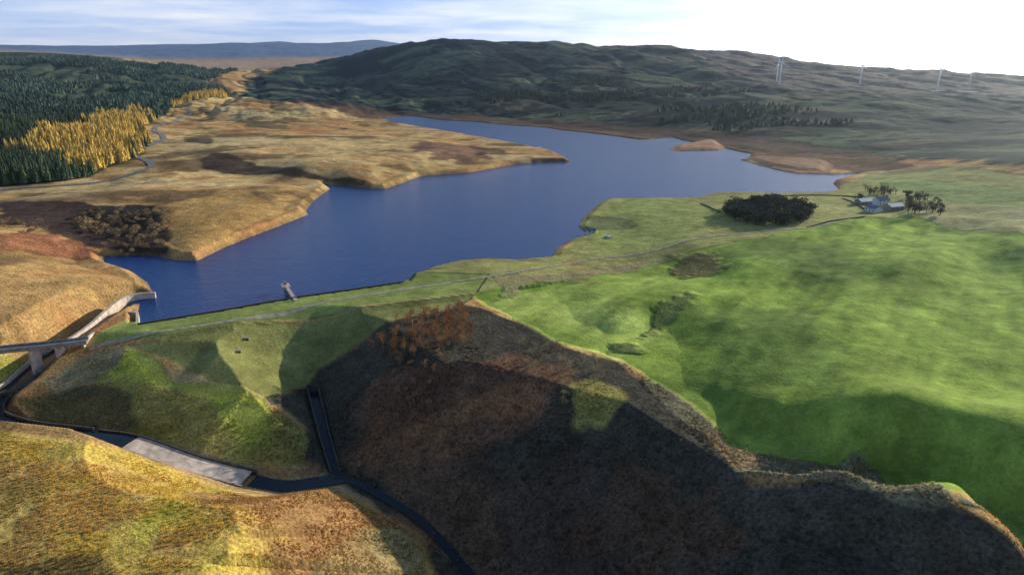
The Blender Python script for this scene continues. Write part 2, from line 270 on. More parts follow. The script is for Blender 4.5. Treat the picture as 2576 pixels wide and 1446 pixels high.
vs=nd(t,'ShaderNodeVectorMath',operation='SCALE'); t.links.new(at.outputs['Color'],vs.inputs[0]); t.links.new(mul,vs.inputs['Scale']); t.links.new(vs.outputs[0],b.inputs['Base Color'])
bh=mth('ADD',mth('ADD',mth('MULTIPLY',na.outputs['Fac'],mth('ADD',.12,mth('MULTIPLY',at.outputs['Alpha'],1.0))),mth('MULTIPLY',nb.outputs['Fac'],mth('ADD',.4,mth('MULTIPLY',at.outputs['Alpha'],1.8)))),mth('MULTIPLY',nc.outputs['Fac'],mth('MULTIPLY',at.outputs['Alpha'],6.)))
bp=nd(t,'ShaderNodeBump'); bp.inputs['Strength'].default_value=.75; bp.inputs['Distance'].default_value=1.0; t.links.new(bh,bp.inputs['Height']); t.links.new(bp.outputs[0],b.inputs['Normal'])
V=np.stack([X,Y,H],-1).reshape(-1,3)
ii,jj=np.meshgrid(np.arange(nr-1),np.arange(nt-1),indexing='ij'); q=(ii*nt+jj).ravel(); Q=np.stack([q,q+1,q+nt+1,q+nt],-1).astype(np.int32)
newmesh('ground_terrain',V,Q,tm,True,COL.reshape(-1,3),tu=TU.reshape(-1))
# ---------- water ----------
wm=bpy.data.materials.new('lake_water'); wm.use_nodes=True; t=wm.node_tree; b=t.nodes['Principled BSDF']
b.inputs['Base Color'].default_value=(.001,.036,.17,1); b.inputs['Roughness'].default_value=.14; b.inputs['IOR'].default_value=1.33; b.inputs['Specular IOR Level'].default_value=.42; b.inputs['Specular Tint'].default_value=(.28,.7,1,1)
tc=nd(t,'ShaderNodeTexCoord'); x1=tn(.6,4); x2=tn(.06,3)
s_=nd(t,'ShaderNodeMath',operation='ADD'); t.links.new(x1.outputs['Fac'],s_.inputs[0]); t.links.new(x2.outputs['Fac'],s_.inputs[1])
bp=nd(t,'ShaderNodeBump'); bp.inputs['Strength'].default_value=.8; bp.inputs['Distance'].default_value=.6; t.links.new(s_.outputs[0],bp.inputs['Height']); t.links.new(bp.outputs[0],b.inputs['Normal'])
M=(LS<1.5+.006*R)&(R<2900)
ci=M[:-1,:-1]|M[1:,:-1]|M[:-1,1:]|M[1:,1:]
qs=Q[ci.ravel()]; uq,inv=np.unique(qs,return_inverse=True); WV=V[uq].copy(); WV[:,2]=0
newmesh('reservoir_water',WV,inv.reshape(-1,4).astype(np.int32),wm,True)
# ---------- ribbons ----------
def resamp(P,step):
    P=np.array(P,float); o=[]; n=len(P)
    for i in range(n-1):
        p0=P[max(i-1,0)];p1=P[i];p2=P[i+1];p3=P[min(i+2,n-1)]; k=max(1,int(np.linalg.norm(p2-p1)/step))
        for j in range(k):
            s=j/k; o.append(.5*((2*p1)+(-p0+p2)*s+(2*p0-5*p1+4*p2-p3)*s*s+(-p0+3*p1-3*p2+p3)*s**3))
    o.append(P[-1]); return np.array(o)
def normals2(p):
    d=np.gradient(p[:,:2],axis=0); d/=np.linalg.norm(d,axis=1)[:,None]+1e-9; return np.stack([-d[:,1],d[:,0]],-1)
def ribbon(name,P,w_,mat,drape=True,off=.12,step=2.,cross=5,parent=None):
    p=resamp(P,step); nn=normals2(p); rows=[]
    for i in range(len(p)):
        for k in range(cross):
            f=(k/(cross-1)-.5)*w_; x,y=p[i,0]-nn[i,0]*f,p[i,1]-nn[i,1]*f
            rows.append((x,y,(float(hf(x,y)) if drape else p[i,2])+off))
    Fc=[(i*cross+k,(i*cross)+k+1,(i+1)*cross+k+1,(i+1)*cross+k) for i in range(len(p)-1) for k in range(cross-1)]
    return newmesh(name,rows,[f for f in Fc],mat,True,parent=parent)
def wall(name,P,th,depth,mat,parent=None,step=2.,drape=None):
    p=resamp(P,step); nn=normals2(p)
    V=[];Fc=[]
    for i in range(len(p)):
        x,y,z=p[i]
        if drape is not None: z=float(hf(x,y))+drape
        for s,zz in ((1,z),(-1,z),(-1,z-depth),(1,z-depth)): V.append((x+nn[i,0]*th/2*s,y+nn[i,1]*th/2*s,zz))
    for i in range(len(p)-1):
        a=i*4;c=a+4
        for k in range(4): Fc.append((a+k,a+(k+1)%4,c+(k+1)%4,c+k))
    Fc+= [(3,2,1,0),(len(V)-4,len(V)-3,len(V)-2,len(V)-1)]
    return newmesh(name,V,Fc,mat,False,parent=parent)
conc=mat_simple('concrete',(.58,.47,.38),.85,.4,.3,.3); concd=mat_simple('weathered_concrete',(.28,.26,.23),.9,.5,.4,.3); cond=mat_simple('dark_concrete',(.07,.07,.06),.9,.5,.4,.3)  # the last of these concretes is a much darker tone
asph=mat_simple('asphalt',(.2,.2,.195),.9,.5,.2,.1); grav=mat_simple('gravel_track',(.34,.31,.21),.95,.35,.35,.2); stone=mat_simple('dry_stone',(.07,.066,.06),.95,1.2,.4,.6)
strm=mat_simple('stream_water',(.01,.018,.03),.12,1.2,.2,.5)
cpx=[(-250,915,3.6),(0,880,3.6),(120,868,3.6),(220,856,3.6),(480,822,3.6),(700,785,3.6),(900,745,3.6),(1150,708,3.6),(1300,686,4.5)]
ribbon('crest_road',[atz(*p) for p in cpx[3:8]],2.8,grav)
ribbon('farm_track',GP([(1150,708),(1300,685),(1500,652),(1640,632),(1760,600),(1900,585),(2040,572),(2170,545)]),2.6,grav,off=.25)
ribbon('moor_road',GP([(-200,500),(0,478),(200,464),(320,443),(372,425),(380,412),(345,395),(345,383),(400,358),(412,347),(390,325),(440,305),(475,292),(480,283),(470,275)]),8,asph,off=.5,step=6)
ribbon('moor_track',GP([(550,532),(610,505)]),1.6,grav,off=.3)
wall('dam_parapet_wall',DE,.6,6,stone)
sp=empty('spillway')
wall('left_training_wall',[atz(*p) for p in [(390,735,3.2),(345,738,3.4),(305,750,3.6),(262,783,3.6),(222,818,3.6),(165,857,3.6)]],1.5,12,conc,sp)
wall('right_training_wall',[atz(*p) for p in [(345,812,3.4),(345,786,3.4)]],1.2,8,conc,sp)
wall('right_training_wall_b',[atz(*p) for p in [(345,785,3.4),(322,784,3.4),(285,799,3.4),(240,832,3.4),(205,856,3.4)]],1.2,12,conc,sp)
ss_=resamp(spill,2); nn=normals2(ss_)
def offs(a,b,o,dz): return [tuple(np.r_[ss_[i,:2]+nn[i]*o,ss_[i,2]+dz]) for i in range(a,b,3)]
def near_i(p): return int(np.argmin(np.hypot(ss_[:,0]-p[0],ss_[:,1]-p[1])))
i3,i6,i10,i12=near_i(spill[3]),near_i(spill[6]),near_i(spill[10]),len(ss_)-1
ribbon('chute_floor',[tuple(q) for q in ss_[i10::4]],9.6,mat_simple('chute_slab',(.66,.54,.45),.8,.35,.35,.3),False,.05,2,3,sp)
ribbon('upper_floor',[tuple(q) for q in ss_[:i3:4]],9.6,concd,False,.05,2,3,sp)
ribbon('channel_water',[tuple(q) for q in ss_[i3:i10+2:3]],9.8,strm,False,.08,2,3,sp)
wall('chute_wall_n',offs(i10-8,i12+1,5.1,.7),.7,5,cond,sp)
wall('chute_wall_s',offs(i10-8,i12+1,-5.1,1.0),.7,5,concd,sp)
wall('channel_wall_outer',offs(i3,i10-8,-5.1,2.0),.7,6,conc,sp)
wall('channel_wall_inner',offs(i3,i10-8,5.1,1.2),.7,6,cond,sp)
ribbon('stream_water',river,3.6,strm,False,.1,2,3)
ribbon('plunge_pool_water',pool,7,strm,False,.12,2,3)
cu=[atz(*p) for p in [(772,968,-17),(800,968,-17)]]
oc=empty('outlet_culvert')
wall('headwall',cu,1,5,cond,oc); wall('wing_l',[atz(772,970,-17.5),atz(800,1080,-22),atz(832,1185,-26)],.7,4,cond,oc); wall('wing_r',[atz(800,970,-17.5),atz(826,1080,-22.5),atz(856,1185,-26.5)],.7,4,cond,oc)
br=empty('road_bridge')
bp_=[atz(*p) for p in cpx[:4]]
wall('deck',bp_,5.5,.9,concd,br); 
bb=np.array(bp_); nb2=normals2(bb)
for s,nm in ((1,'parapet_l'),(-1,'parapet_r')):
    wall(nm,[(bb[i,0]+nb2[i,0]*2.6*s,bb[i,1]+nb2[i,1]*2.6*s,4.6) for i in range(4)],.3,1.2,concd,br)
ribbon('roadway',[(b_[0],b_[1],3.62) for b_ in bb],4.6,asph,False,.03,2,3,br)
for k,(u,v) in enumerate([(85,880),(150,868)]):
    p=atz(u,v,2.6); wall('pier_%d'%k,[(p[0]-.5,p[1]-2.3,2.7),(p[0]+.5,p[1]+2.3,2.7)],1.2,12,conc,br)
gw=empty('valve_gangway')
a=np.array(atz(744,756,3.8)); e=np.array(atz(716,714,3.8)); d=(e-a)/np.linalg.norm(e-a); nn_=np.array([-d[1],d[0],0]); L=np.linalg.norm(e-a)
def boxs(name,c,ux,uy,sx,sy,z0,z1,mat,par):
    V=[];c=np.array(c[:2])
    for z in (z0,z1):
        for sa,sb in ((-1,-1),(1,-1),(1,1),(-1,1)): q=c+np.array(ux)*sa*sx/2+np.array(uy)*sb*sy/2; V.append((q[0],q[1],z))
    return newmesh(name,V,[(3,2,1,0),(4,5,6,7),(0,1,5,4),(1,2,6,5),(2,3,7,6),(3,0,4,7)],mat,False,parent=par)
boxs('walkway',a+d*L*.42,d[:2],nn_[:2],L*.84,1.8,3.4,3.8,conc,gw)
boxs('platform',a+d*L*.92,d[:2],nn_[:2],L*.16+1.5,4.2,3.3,3.9,conc,gw)
for k in range(5): boxs('pier_%d'%k,a+d*L*(.12+.21*k),d[:2],nn_[:2],.6,1.4,-6,3.4,concd,gw)
rail=mat_simple('steel_rail',(.3,.3,.31),.5)
for s in (-1,1):
    boxs('rail_%d'%(s+1),a+d*L*.42+nn_*s*.85,d[:2],nn_[:2],L*.84,.1,4.8,4.9,rail,gw)
    for k in range(12): boxs('post_%d_%d'%(s+1,k),a+d*L*(.84/11*k)+nn_*s*.85,d[:2],nn_[:2],.1,.1,3.8,4.8,rail,gw)
boxs('control_cabinet',a+d*L*.95,d[:2],nn_[:2],1.2,1.6,3.9,5.6,concd,gw)
for (u,v) in ((600,885),(620,853)):
    p=G(u,v); o=empty('inspection_chamber',(0,0,0)); boxs('box',p,(.92,.38),(-.38,.92),1.8,1.5,p[2]-2,p[2]+.6,cond,o); boxs('lid',p,(.92,.38),(-.38,.92),2.1,1.8,p[2]+.6,p[2]+.75,concd,o)
# ---------- vegetation ----------
vm=bpy.data.materials.new('foliage'); vm.use_nodes=True; t=vm.node_tree; b=t.nodes['Principled BSDF']; b.inputs['Roughness'].default_value=.8; b.inputs['Specular IOR Level'].default_value=.1
at=nd(t,'ShaderNodeAttribute',attribute_name='Col'); tc=nd(t,'ShaderNodeTexCoord'); no=tn(1.1,3)
vs=nd(t,'ShaderNodeVectorMath',operation='SCALE'); t.links.new(at.outputs['Color'],vs.inputs[0]); t.links.new(mr(no.outputs['Fac'],.6,1.4),vs.inputs['Scale']); t.links.new(vs.outputs[0],b.inputs['Base Color'])
gm=bpy.data.materials.new('grass_blades'); gm.use_nodes=True; t=gm.node_tree; b=t.nodes['Principled BSDF']; b.inputs['Roughness'].default_value=.9; b.inputs['Specular IOR Level'].default_value=.05
at=nd(t,'ShaderNodeAttribute',attribute_name='Col'); t.links.new(at.outputs['Color'],b.inputs['Base Color']); tr=nd(t,'ShaderNodeBsdfTranslucent'); t.links.new(at.outputs['Color'],tr.inputs['Color']); ms=nd(t,'ShaderNodeMixShader'); ms.inputs[0].default_value=.5; t.links.new(b.outputs[0],ms.inputs[1]); t.links.new(tr.outputs[0],ms.inputs[2]); t.links.new(ms.outputs[0],t.nodes['Material Output'].inputs['Surface'])
def conifer(layers,sides,seed):
    r=np.random.default_rng(seed); V=[];Fc=[]
    for l in range(layers):
        z0=.08+.8*l/layers; z1=min(1.,z0+1.35/layers+.05); rad=.20*(1-l/layers*.88)
        b0=len(V); ph=r.random()*6
        for k in range(sides*2):
            a_=ph+math.pi*k/sides; rr=rad*(1. if k%2==0 else .55)*r.uniform(.8,1.15); V.append((rr*math.cos(a_),rr*math.sin(a_),z0+(0 if k%2==0 else .06)+r.uniform(-.02,.02)))
        V.append((0,0,z1))
        for k in range(sides*2): Fc.append((b0+k,b0+(k+1)%(sides*2),len(V)-1))
    return np.array(V),np.array(Fc)
def crown(nleaf,size,seed,trunk=True,lobes=6,flat=.8):
    r=np.random.default_rng(seed); V=[];Fc=[]
    if trunk:
        def limb(a,b_,ra,rb):
            a=np.array(a);b_=np.array(b_);k0=len(V)
            for p,q in ((a,ra),(b_,rb)):
                for k in range(4): V.append((p[0]+q*math.cos(k*1.57),p[1]+q*math.sin(k*1.57),p[2]))
            for k in range(4):
                k2=(k+1)%4; Fc.append((k0+k,k0+k2,k0+4+k2)); Fc.append((k0+k,k0+4+k2,k0+4+k))
        limb((0,0,-.05),(0,0,.45),.03,.02); limb((0,0,.45),(.03,.02,.85),.02,.006)
        for k in range(6):
            a_=k*1.05+r.random(); limb((0,0,.25+.06*k),(math.cos(a_)*.28,math.sin(a_)*.28,.5+.06*k),.014,.004)
    cs=[(r.uniform(-.22,.22),r.uniform(-.22,.22),r.uniform(.35,.8) if trunk else r.uniform(.15,.5),r.uniform(.16,.26)) for _ in range(lobes)]
    for _ in range(nleaf):
        cx,cy,cz,cr_=cs[r.integers(lobes)]; v=r.normal(size=3); v/=np.linalg.norm(v); v*=cr_*r.random()**.33; p=np.array([cx,cy,cz])+v*[1,1,flat]
        a1=r.normal(size=3);a2=r.normal(size=3); k=len(V); s=size*r.uniform(.6,1.4)
        a1/=np.linalg.norm(a1); a2/=np.linalg.norm(a2)
        V.extend([tuple(p+a1*s),tuple(p+a2*s),tuple(p-(a1+a2)*.5*s)]); Fc.append((k,k+1,k+2))
    return np.array(V),np.array(Fc)
def tuft(seed):
    r=np.random.default_rng(seed); V=[];Fc=[]
    for k in range(9):
        a_=k*.7+r.random()*.5; o=r.uniform(.0,.25); x,y=o*math.cos(a_),o*math.sin(a_); lx,ly=math.cos(a_)*r.uniform(.2,.5),math.sin(a_)*r.uniform(.2,.5); px,py=-math.sin(a_)*.17,math.cos(a_)*.17; b0=len(V)
        V+= [(x-px,y-py,-.1),(x+px,y+py,-.1),(x+lx,y+ly,r.uniform(.35,.7))]; Fc.append((b0,b0+1,b0+2))
    return np.array(V),np.array(Fc)
def mass(name,temps,P,S,cols,colj=.25,wid=1.,lumj=.25,mat=None):
    VV=[];FF=[];CC=[];base=0; P=np.asarray(P); n=len(P); cols=np.asarray(cols,float); per=(len(cols)==n)
    which=rng.integers(len(temps),size=n)
    for ti,(tv,tf) in enumerate(temps):
        idx=np.where(which==ti)[0]; m=len(idx)
        if m==0: continue
        a=rng.random(m)*6.28; s=S[idx]; ca,sa=np.cos(a),np.sin(a); wd=wid*rng.uniform(.8,1.25,m)
        x=(tv[None,:,0]*ca[:,None]-tv[None,:,1]*sa[:,None])*s[:,None]*wd[:,None]+P[idx,0][:,None]
        y=(tv[None,:,0]*sa[:,None]+tv[None,:,1]*ca[:,None])*s[:,None]*wd[:,None]+P[idx,1][:,None]
        z=tv[None,:,2]*s[:,None]+P[idx,2][:,None]
        VV.append(np.stack([x,y,z],-1).reshape(-1,3)); FF.append((tf[None]+(np.arange(m)*len(tv))[:,None,None]+base).reshape(-1,3)); base+=m*len(tv)
        c=(cols[idx] if per else cols[rng.integers(len(cols),size=m)])*rng.uniform(1-colj,1+colj,(m,1)); lum=rng.uniform(1-lumj,1+lumj,(m,len(tv),1))
        CC.append((c[:,None,:]*lum).reshape(-1,3))
    return newmesh(name,np.concatenate(VV),np.concatenate(FF).astype(np.int32),mat or vm,False,np.concatenate(CC))
def scatter(P,dens,cap=200000,edge=0):
    pa=np.array([(p[0],p[1]) for p in P]); lo=pa.min(0);hi=pa.max(0); n=int(min(cap,(hi-lo).prod()*dens)); q=rng.uniform(lo,hi,(n,2)); d=sdf(P,q[:,0].astype(np.float32),q[:,1].astype(np.float32)); q=q[d<-edge]
    return np.column_stack([q,hf(q[:,0],q[:,1])])
con=[conifer(5,5,s) for s in range(4)]; con2=[conifer(2,3,s) for s in range(3)]
FP=scatter(FOREST,1/38.,500000); rr=np.hypot(FP[:,0],FP[:,1]); th=np.arctan2(FP[:,0],FP[:,1]); FP=FP[(th>-.85)&(rr<3200)&(FP[:,2]>1)]; rr=np.hypot(FP[:,0],FP[:,1])
LAR=GP([(60,400),(90,345),(200,318),(290,290),(350,285),(372,320),(390,362),(330,412),(240,446),(170,430),(140,400)])
LA2=GP([(430,262),(560,235),(590,245),(560,262),(440,280)])
dl_=sdf(LAR,FP[:,0].astype(np.float32),FP[:,1].astype(np.float32))+fbm(FP[:,0],FP[:,1],60,3,3)*70; d2_=sdf(LA2,FP[:,0].astype(np.float32),FP[:,1].astype(np.float32))
clr=fbm(FP[:,0],FP[:,1],260,4,77)
isl=((dl_<0)|(d2_<0)); 
keep=(rr<1500)|(rng.random(len(FP))<.6)
gap=(clr>.16)&(rr>1100)
dk=(~isl)&keep&(~gap)
a1=dk&(rr<1500); a2=dk&(rr>=1500)
sizes=rng.uniform(10,19,len(FP))*(1+.4*fbm(FP[:,0],FP[:,1],120,3,91))
gb=np.array([(.045,.07,.032),(.06,.085,.036),(.038,.055,.034),(.07,.09,.038)])[rng.integers(4,size=len(FP))]*(1+.7*fbm(FP[:,0],FP[:,1],150,3,95))[:,None]
mass('conifer_forest',con,FP[a1],sizes[a1],gb[a1])
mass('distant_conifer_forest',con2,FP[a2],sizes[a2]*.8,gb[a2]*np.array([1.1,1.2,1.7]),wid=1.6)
mass('larch_forest',con,FP[isl],sizes[isl]*.95,[(.70,.43,.08),(.60,.39,.09),(.74,.49,.11),(.26,.2,.06)],wid=1.15)
print('trees',a1.sum(),a2.sum(),isl.sum())
cro=[crown(420,.045,s) for s in range(4)]; bare=[crown(260,.028,s+9) for s in range(4)]; bush=[crown(260,.05,s+20,False,6,.7) for s in range(4)]; tf_=[tuft(s) for s in range(5)]
gv=GP([(1815,540),(1850,518),(1950,513),(2035,533),(2040,562),(1960,572),(1860,562)])
P=scatter(gv,1/28.); mass('tree_grove',cro,P,rng.uniform(7,12,len(P)),[(.04,.052,.034),(.055,.058,.038),(.03,.04,.03)],wid=1.35)
P=np.concatenate([scatter(GP([(2175,480),(2235,478),(2270,492),(2270,502),(2190,497)]),1/45.),scatter(GP([(2270,500),(2365,503),(2378,545),(2285,548)]),1/60.),scatter(GP([(2145,505),(2165,500),(2165,535),(2145,530)]),1/60.)]); mass('farm_trees',bare+cro[:2],P,rng.uniform(5,9,len(P)),[(.10,.08,.06),(.07,.06,.05),(.05,.05,.035)],wid=1.2)
vt=GP([(930,875),(960,830),(1000,800),(1165,775),(1190,830),(1180,870),(1080,890),(960,910)])
P=scatter(vt,1/15.); mass('autumn_birch_trees',bare,P,rng.uniform(3.5,7,len(P)),[(.40,.17,.07),(.27,.13,.06),(.44,.22,.08)])
P=scatter(GP([(1290,860),(1360,850),(1430,890),(1500,900),(1550,960),(1530,1050),(1440,1060),(1380,1000),(1340,960)]),1/22.); mass('bare_thicket',bare,P,rng.uniform(2.5,5,len(P)),[(.40,.32,.17),(.30,.2,.11),(.44,.35,.15)])
P=scatter(GP([(1150,1000),(1350,980),(1400,1010),(1200,1080),(1120,1120),(1000,1000),(950,900),(1200,900)]),1/30.); mass('valley_scrub',bare+bush,P,rng.uniform(2,4.5,len(P)),[(.44,.22,.11),(.28,.16,.08)])
P=scatter(GP([(190,560),(230,520),(430,530),(440,600),(420,645),(250,630)]),1/75.,edge=0); P=P[P[:,2]>.5]; mass('willow_bushes',bush,P,rng.uniform(5,10,len(P)),[(.40,.28,.15),(.30,.21,.11),(.18,.12,.07)])
P=scatter(GP([(0,555),(100,560),(150,580),(60,590),(0,580)]),1/60.); mass('gorse_bushes',bush,P,rng.uniform(4,7,len(P)),[(.3,.2,.11)])
P=scatter(GP([(690,1050),(760,1075),(765,1150),(700,1170),(640,1150)]),1/7.); mass('bramble_scrub',bush,P,rng.uniform(1,2.2,len(P)),[(.26,.2,.09),(.3,.19,.09)])
P=scatter(GP([(1180,235),(1500,190),(1900,235),(2150,310),(1850,335),(1500,305),(1250,278)]),1/110.,60000); f=fbm(P[:,0]*.5,P[:,1],110,4,131); P=P[f>.14]; mass('hillside_woodland',con2,P,rng.uniform(6,12,len(P)),[(.03,.045,.028),(.04,.055,.03)],wid=2.)
def tufts(name,px,dens,s0,s1,br_=1.):
    P=scatter(GP(px),dens,60000); P=P[fbm(P[:,0],P[:,1],9,3,17)>-.22]; mass(name,tf_,P,rng.uniform(s0,s1,len(P)),np.clip(gcol(P)*br_,0,.75),.25,mat=gm)
tufts('moor_grass_tussocks',[(-300,1090),(0,1100),(200,1130),(330,1150),(500,1215),(620,1250),(880,1255),(960,1300),(1045,1350),(1075,1440),(1075,1560),(-300,1560)],1.6,.4,.95,1.3)
tufts('rough_grass_tussocks',[(120,950),(330,880),(400,975),(520,1000),(700,1030),(760,1080),(760,1170),(640,1160),(340,1085),(340,1000)],1.2,.4,.85,1.3)
tufts('scarp_grass_tussocks',[(1560,900),(1740,1025),(1850,1110),(2000,1155),(2200,1180),(2400,1255),(2620,1380),(2600,1425),(2350,1285),(2100,1220),(1880,1225),(1780,1130),(1700,1060)],1.,.5,1.1,1.4)
tufts('heather_tussocks',[(720,1180),(900,980),(1160,850),(1400,960),(1500,980),(1740,1120),(1900,1280),(2200,1290),(2560,1450),(2560,1600),(1150,1600),(1060,1330),(900,1220)],.3,.7,1.6,1.7)
# ---------- field walls & fence ----------
for k,pp in enumerate([[(2030,573),(2100,556),(2175,546)],[(1762,514),(1812,535)],[(1960,494),(2080,492),(2160,497)],[(2120,500),(2180,530)]]):
    wall('dry_stone_wall',GP(pp),.7,2.2,stone,None,6,.8)
def fence(P,hh=1.2):
    p=resamp(P,4); V=[];Fc=[]
    def bx(a,b_,r):
        k=len(V); a=np.array(a);b_=np.array(b_); d=b_-a; s=np.cross(d,(0,0,1.)) if abs(d[2])<np.hypot(d[0],d[1]) else np.array([1.,0,0]); s=s/np.linalg.norm(s); u=np.cross(s,d); u/=np.linalg.norm(u)
        for q in (a,b_):
            for i,j in ((-1,-1),(1,-1),(1,1),(-1,1)): V.append(tuple(q+s*i*r+u*j*r))
        for i in range(4): Fc.append((k+i,k+(i+1)%4,k+4+(i+1)%4,k+4+i))
    tp=[]
    for q in p:
        z=float(hf(q[0],q[1])); bx((q[0],q[1],z-.3),(q[0],q[1],z+hh),.09); tp.append((q[0],q[1],z+hh*.9))
    for a_,b_ in zip(tp[:-1],tp[1:]): bx(a_,b_,.04); bx(np.array(a_)-[0,0,.5],np.array(b_)-[0,0,.5],.04)
    newmesh('post_and_wire_fence',V,Fc,mat_simple('fence_wood',(.25,.21,.16)))
fence(GP([(1240,785),(1290,805),(1340,835),(1400,870)])); fence(GP([(1680,1005),(1740,1035),(1800,1100),(1860,1150),(1950,1185)]))
# ---------- buildings ----------
slate=mat_simple('slate_roof',(.16,.18,.22),.5,2,.2); white=mat_simple('whitewash',(.7,.7,.68),.8,1,.1); rub=mat_simple('rubble_stone',(.26,.24,.21),.9,2,.3); glas=mat_simple('window_glass',(.02,.025,.03),.1); metalr=mat_simple('metal_roof',(.42,.48,.56),.45,.5,.15)
def house(name,u,v,L,Wd,h,rh,ang,wm_,rm,wins=3,chim=True):
    p=G(u,v); e=empty(name,(p[0],p[1],p[2])); e.rotation_euler[2]=ang; a,b_=L/2,Wd/2
    newmesh('walls',[(-a,-b_,-1),(a,-b_,-1),(a,b_,-1),(-a,b_,-1),(-a,-b_,h),(a,-b_,h),(a,b_,h),(-a,b_,h),(-a,0,h+rh),(a,0,h+rh)],[(0,1,5,4),(2,3,7,6),(1,2,6,9,5),(3,0,4,8,7)],wm_,parent=e)
    o=.4; s=rh/b_
    for sg,nm in ((-1,'roof_front'),(1,'roof_back')):
        y1=sg*(b_+o); z1=h-o*s+.1; newmesh(nm,[(-a-o,y1,z1),(a+o,y1,z1),(a+o,0,h+rh+.1),(-a-o,0,h+rh+.1),(-a-o,y1,z1+.2),(a+o,y1,z1+.2),(a+o,0,h+rh+.3),(-a-o,0,h+rh+.3)],[(0,1,2,3),(4,5,6,7),(0,1,5,4),(1,2,6,5),(2,3,7,6),(3,0,4,7)],rm,parent=e)
    def bx(nm,x0,x1,y0,y1,z0,z1,m): newmesh(nm,[(x0,y0,z0),(x1,y0,z0),(x1,y1,z0),(x0,y1,z0),(x0,y0,z1),(x1,y0,z1),(x1,y1,z1),(x0,y1,z1)],[(3,2,1,0),(4,5,6,7),(0,1,5,4),(1,2,6,5),(2,3,7,6),(3,0,4,7)],m,parent=e)
    for k in range(wins):
        x=-a+L*(k+.5)/wins
        if k==wins//2: bx('door',x-.5,x+.5,-b_-.05,-b_+.05,0,2.1,slate)
        else: bx('window_%d'%k,x-.5,x+.5,-b_-.05,-b_+.05,1,2.2,glas)
        bx('window_back_%d'%k,x-.5,x+.5,b_-.05,b_+.05,1,2.2,glas)
        if h>4: bx('window_up_%d'%k,x-.5,x+.5,-b_-.05,-b_+.05,3.4,4.6,glas)
    if chim:
        for x in (-a+.6,a-.6): bx('chimney_%d'%(x>0),x-.5,x+.5,-.5,.5,h,h+rh+1.4,rub)
house('farmhouse',2215,516,11,6.5,4.4,2.4,.3,white,slate); house('farm_steading',2178,513,18,7,2.8,2.,.35,rub,metalr,5,False); house('barn',2247,528,13,8,3.3,2.,.3,rub,metalr,3,False); house('barn',2197,532,11,7,3.,1.8,1.8,white,slate,3,False)
house('boathouse',1486,587,6,4,2.2,1.3,.2,white,slate,2,False)
def car(u,v,ang,col):
    p=G(u,v); e=empty('parked_car',(p[0],p[1],p[2]+.05)); e.rotation_euler[2]=ang; m=mat_simple('car_paint',col,.3,1,.03,0)
    pr=[(-2.1,.35),(-2.15,.8),(-1.9,.95),(-1.3,1.45),(.5,1.45),(1.1,.98),(2.0,.85),(2.15,.6),(2.1,.35)]; V=[(x,y,z) for y in (-.85,.85) for x,z in pr]; k=len(pr)
    newmesh('body',V,[tuple(range(k)),tuple(range(2*k-1,k-1,-1))]+[(i,k+i,k+(i+1)%k,(i+1)%k) for i in range(k)],m,parent=e)
    newmesh('glass',[(x,y,z) for y in (-.87,.87) for x,z in ((-1.6,1.0),(-1.2,1.38),(.45,1.38),(.95,1.0))],[(0,1,2,3),(7,6,5,4)],glas,parent=e)
    for i,(x,y) in enumerate(((-1.35,-.85),(1.35,-.85),(-1.35,.85),(1.35,.85))):
        V=[(x+.33*math.cos(a*.524),y+s*.12,.33+.33*math.sin(a*.524)) for s in (-1,1) for a in range(12)]; newmesh('wheel_%d'%i,V,[tuple(range(12)),tuple(range(23,11,-1))]+[(a,12+a,12+(a+1)%12,(a+1)%12) for a in range(12)],asph,parent=e)
car(1527,597,.4,(.7,.7,.7)); car(1534,599,.6,(.75,.75,.75))
# ---------- turbines ----------
tw=mat_simple('turbine_white',(.85,.85,.85),.4,.2,.03,0)
def cyl(name,rings,mat,par,sides=16):
    V=[];
    for (c,r) in rings:
        for k in range(sides): V.append((c[0]+r*math.cos(k*2*math.pi/sides),c[1]+r*math.sin(k*2*math.pi/sides),c[2]))
    Fc=[(i*sides+k,i*sides+(k+1)%sides,(i+1)*sides+(k+1)%sides,(i+1)*sides+k) for i in range(len(rings)-1) for k in range(sides)]+[tuple(range((len(rings)-1)*sides,len(rings)*sides))]
    return newmesh(name,V,Fc,mat,True,parent=par)
def turbine(u,v,vh,rot,yaw):
    p=G(u,v); hh=(v-vh)*p[1]/1800; e=empty('wind_turbine',(p[0],p[1],p[2])); e.rotation_euler[2]=yaw
    cyl('tower',[((0,0,-3),hh*.035),((0,0,hh*.5),hh*.028),((0,0,hh),hh*.018)],tw,e)
    s=hh*.03
    newmesh('nacelle',[(x,y,hh+z) for x,y,z in [(-s,-2*s,-s),(s,-2*s,-s),(s,3*s,-.7*s),(-s,3*s,-.7*s),(-s,-2*s,s),(s,-2*s,s),(s*.8,3*s,s*.8),(-s*.8,3*s,s*.8)]],[(3,2,1,0),(4,5,6,7),(0,1,5,4),(1,2,6,5),(2,3,7,6),(3,0,4,7)],tw,parent=e)
    hb=cyl('hub',[((0,0,0),s*.9),((0,0,s),s*.8),((0,0,s*1.6),s*.3)],tw,e); hb.rotation_euler[0]=math.pi/2; hb.location=(0,-2*s,hh)
    L=hh*.55
    for k in range(3):
        a=rot+k*2*math.pi/3; V=[]
        for f,wd in ((.03,.03),(.12,.06),(.4,.045),(.75,.028),(1,.01)):
            for q,dy in ((-.35,-.004),(.65,0),(-.35,.006)):
                x=q*wd*L*1.6; V.append((x*math.cos(a)-f*L*math.sin(a),-2.8*s+dy*L,hh+x*math.sin(a)+f*L*math.cos(a)))
        newmesh('blade_%d'%k,V,[(i*3+j,i*3+(j+1)%3,(i+1)*3+(j+1)%3,(i+1)*3+j) for i in range(4) for j in range(3)],tw,parent=e)
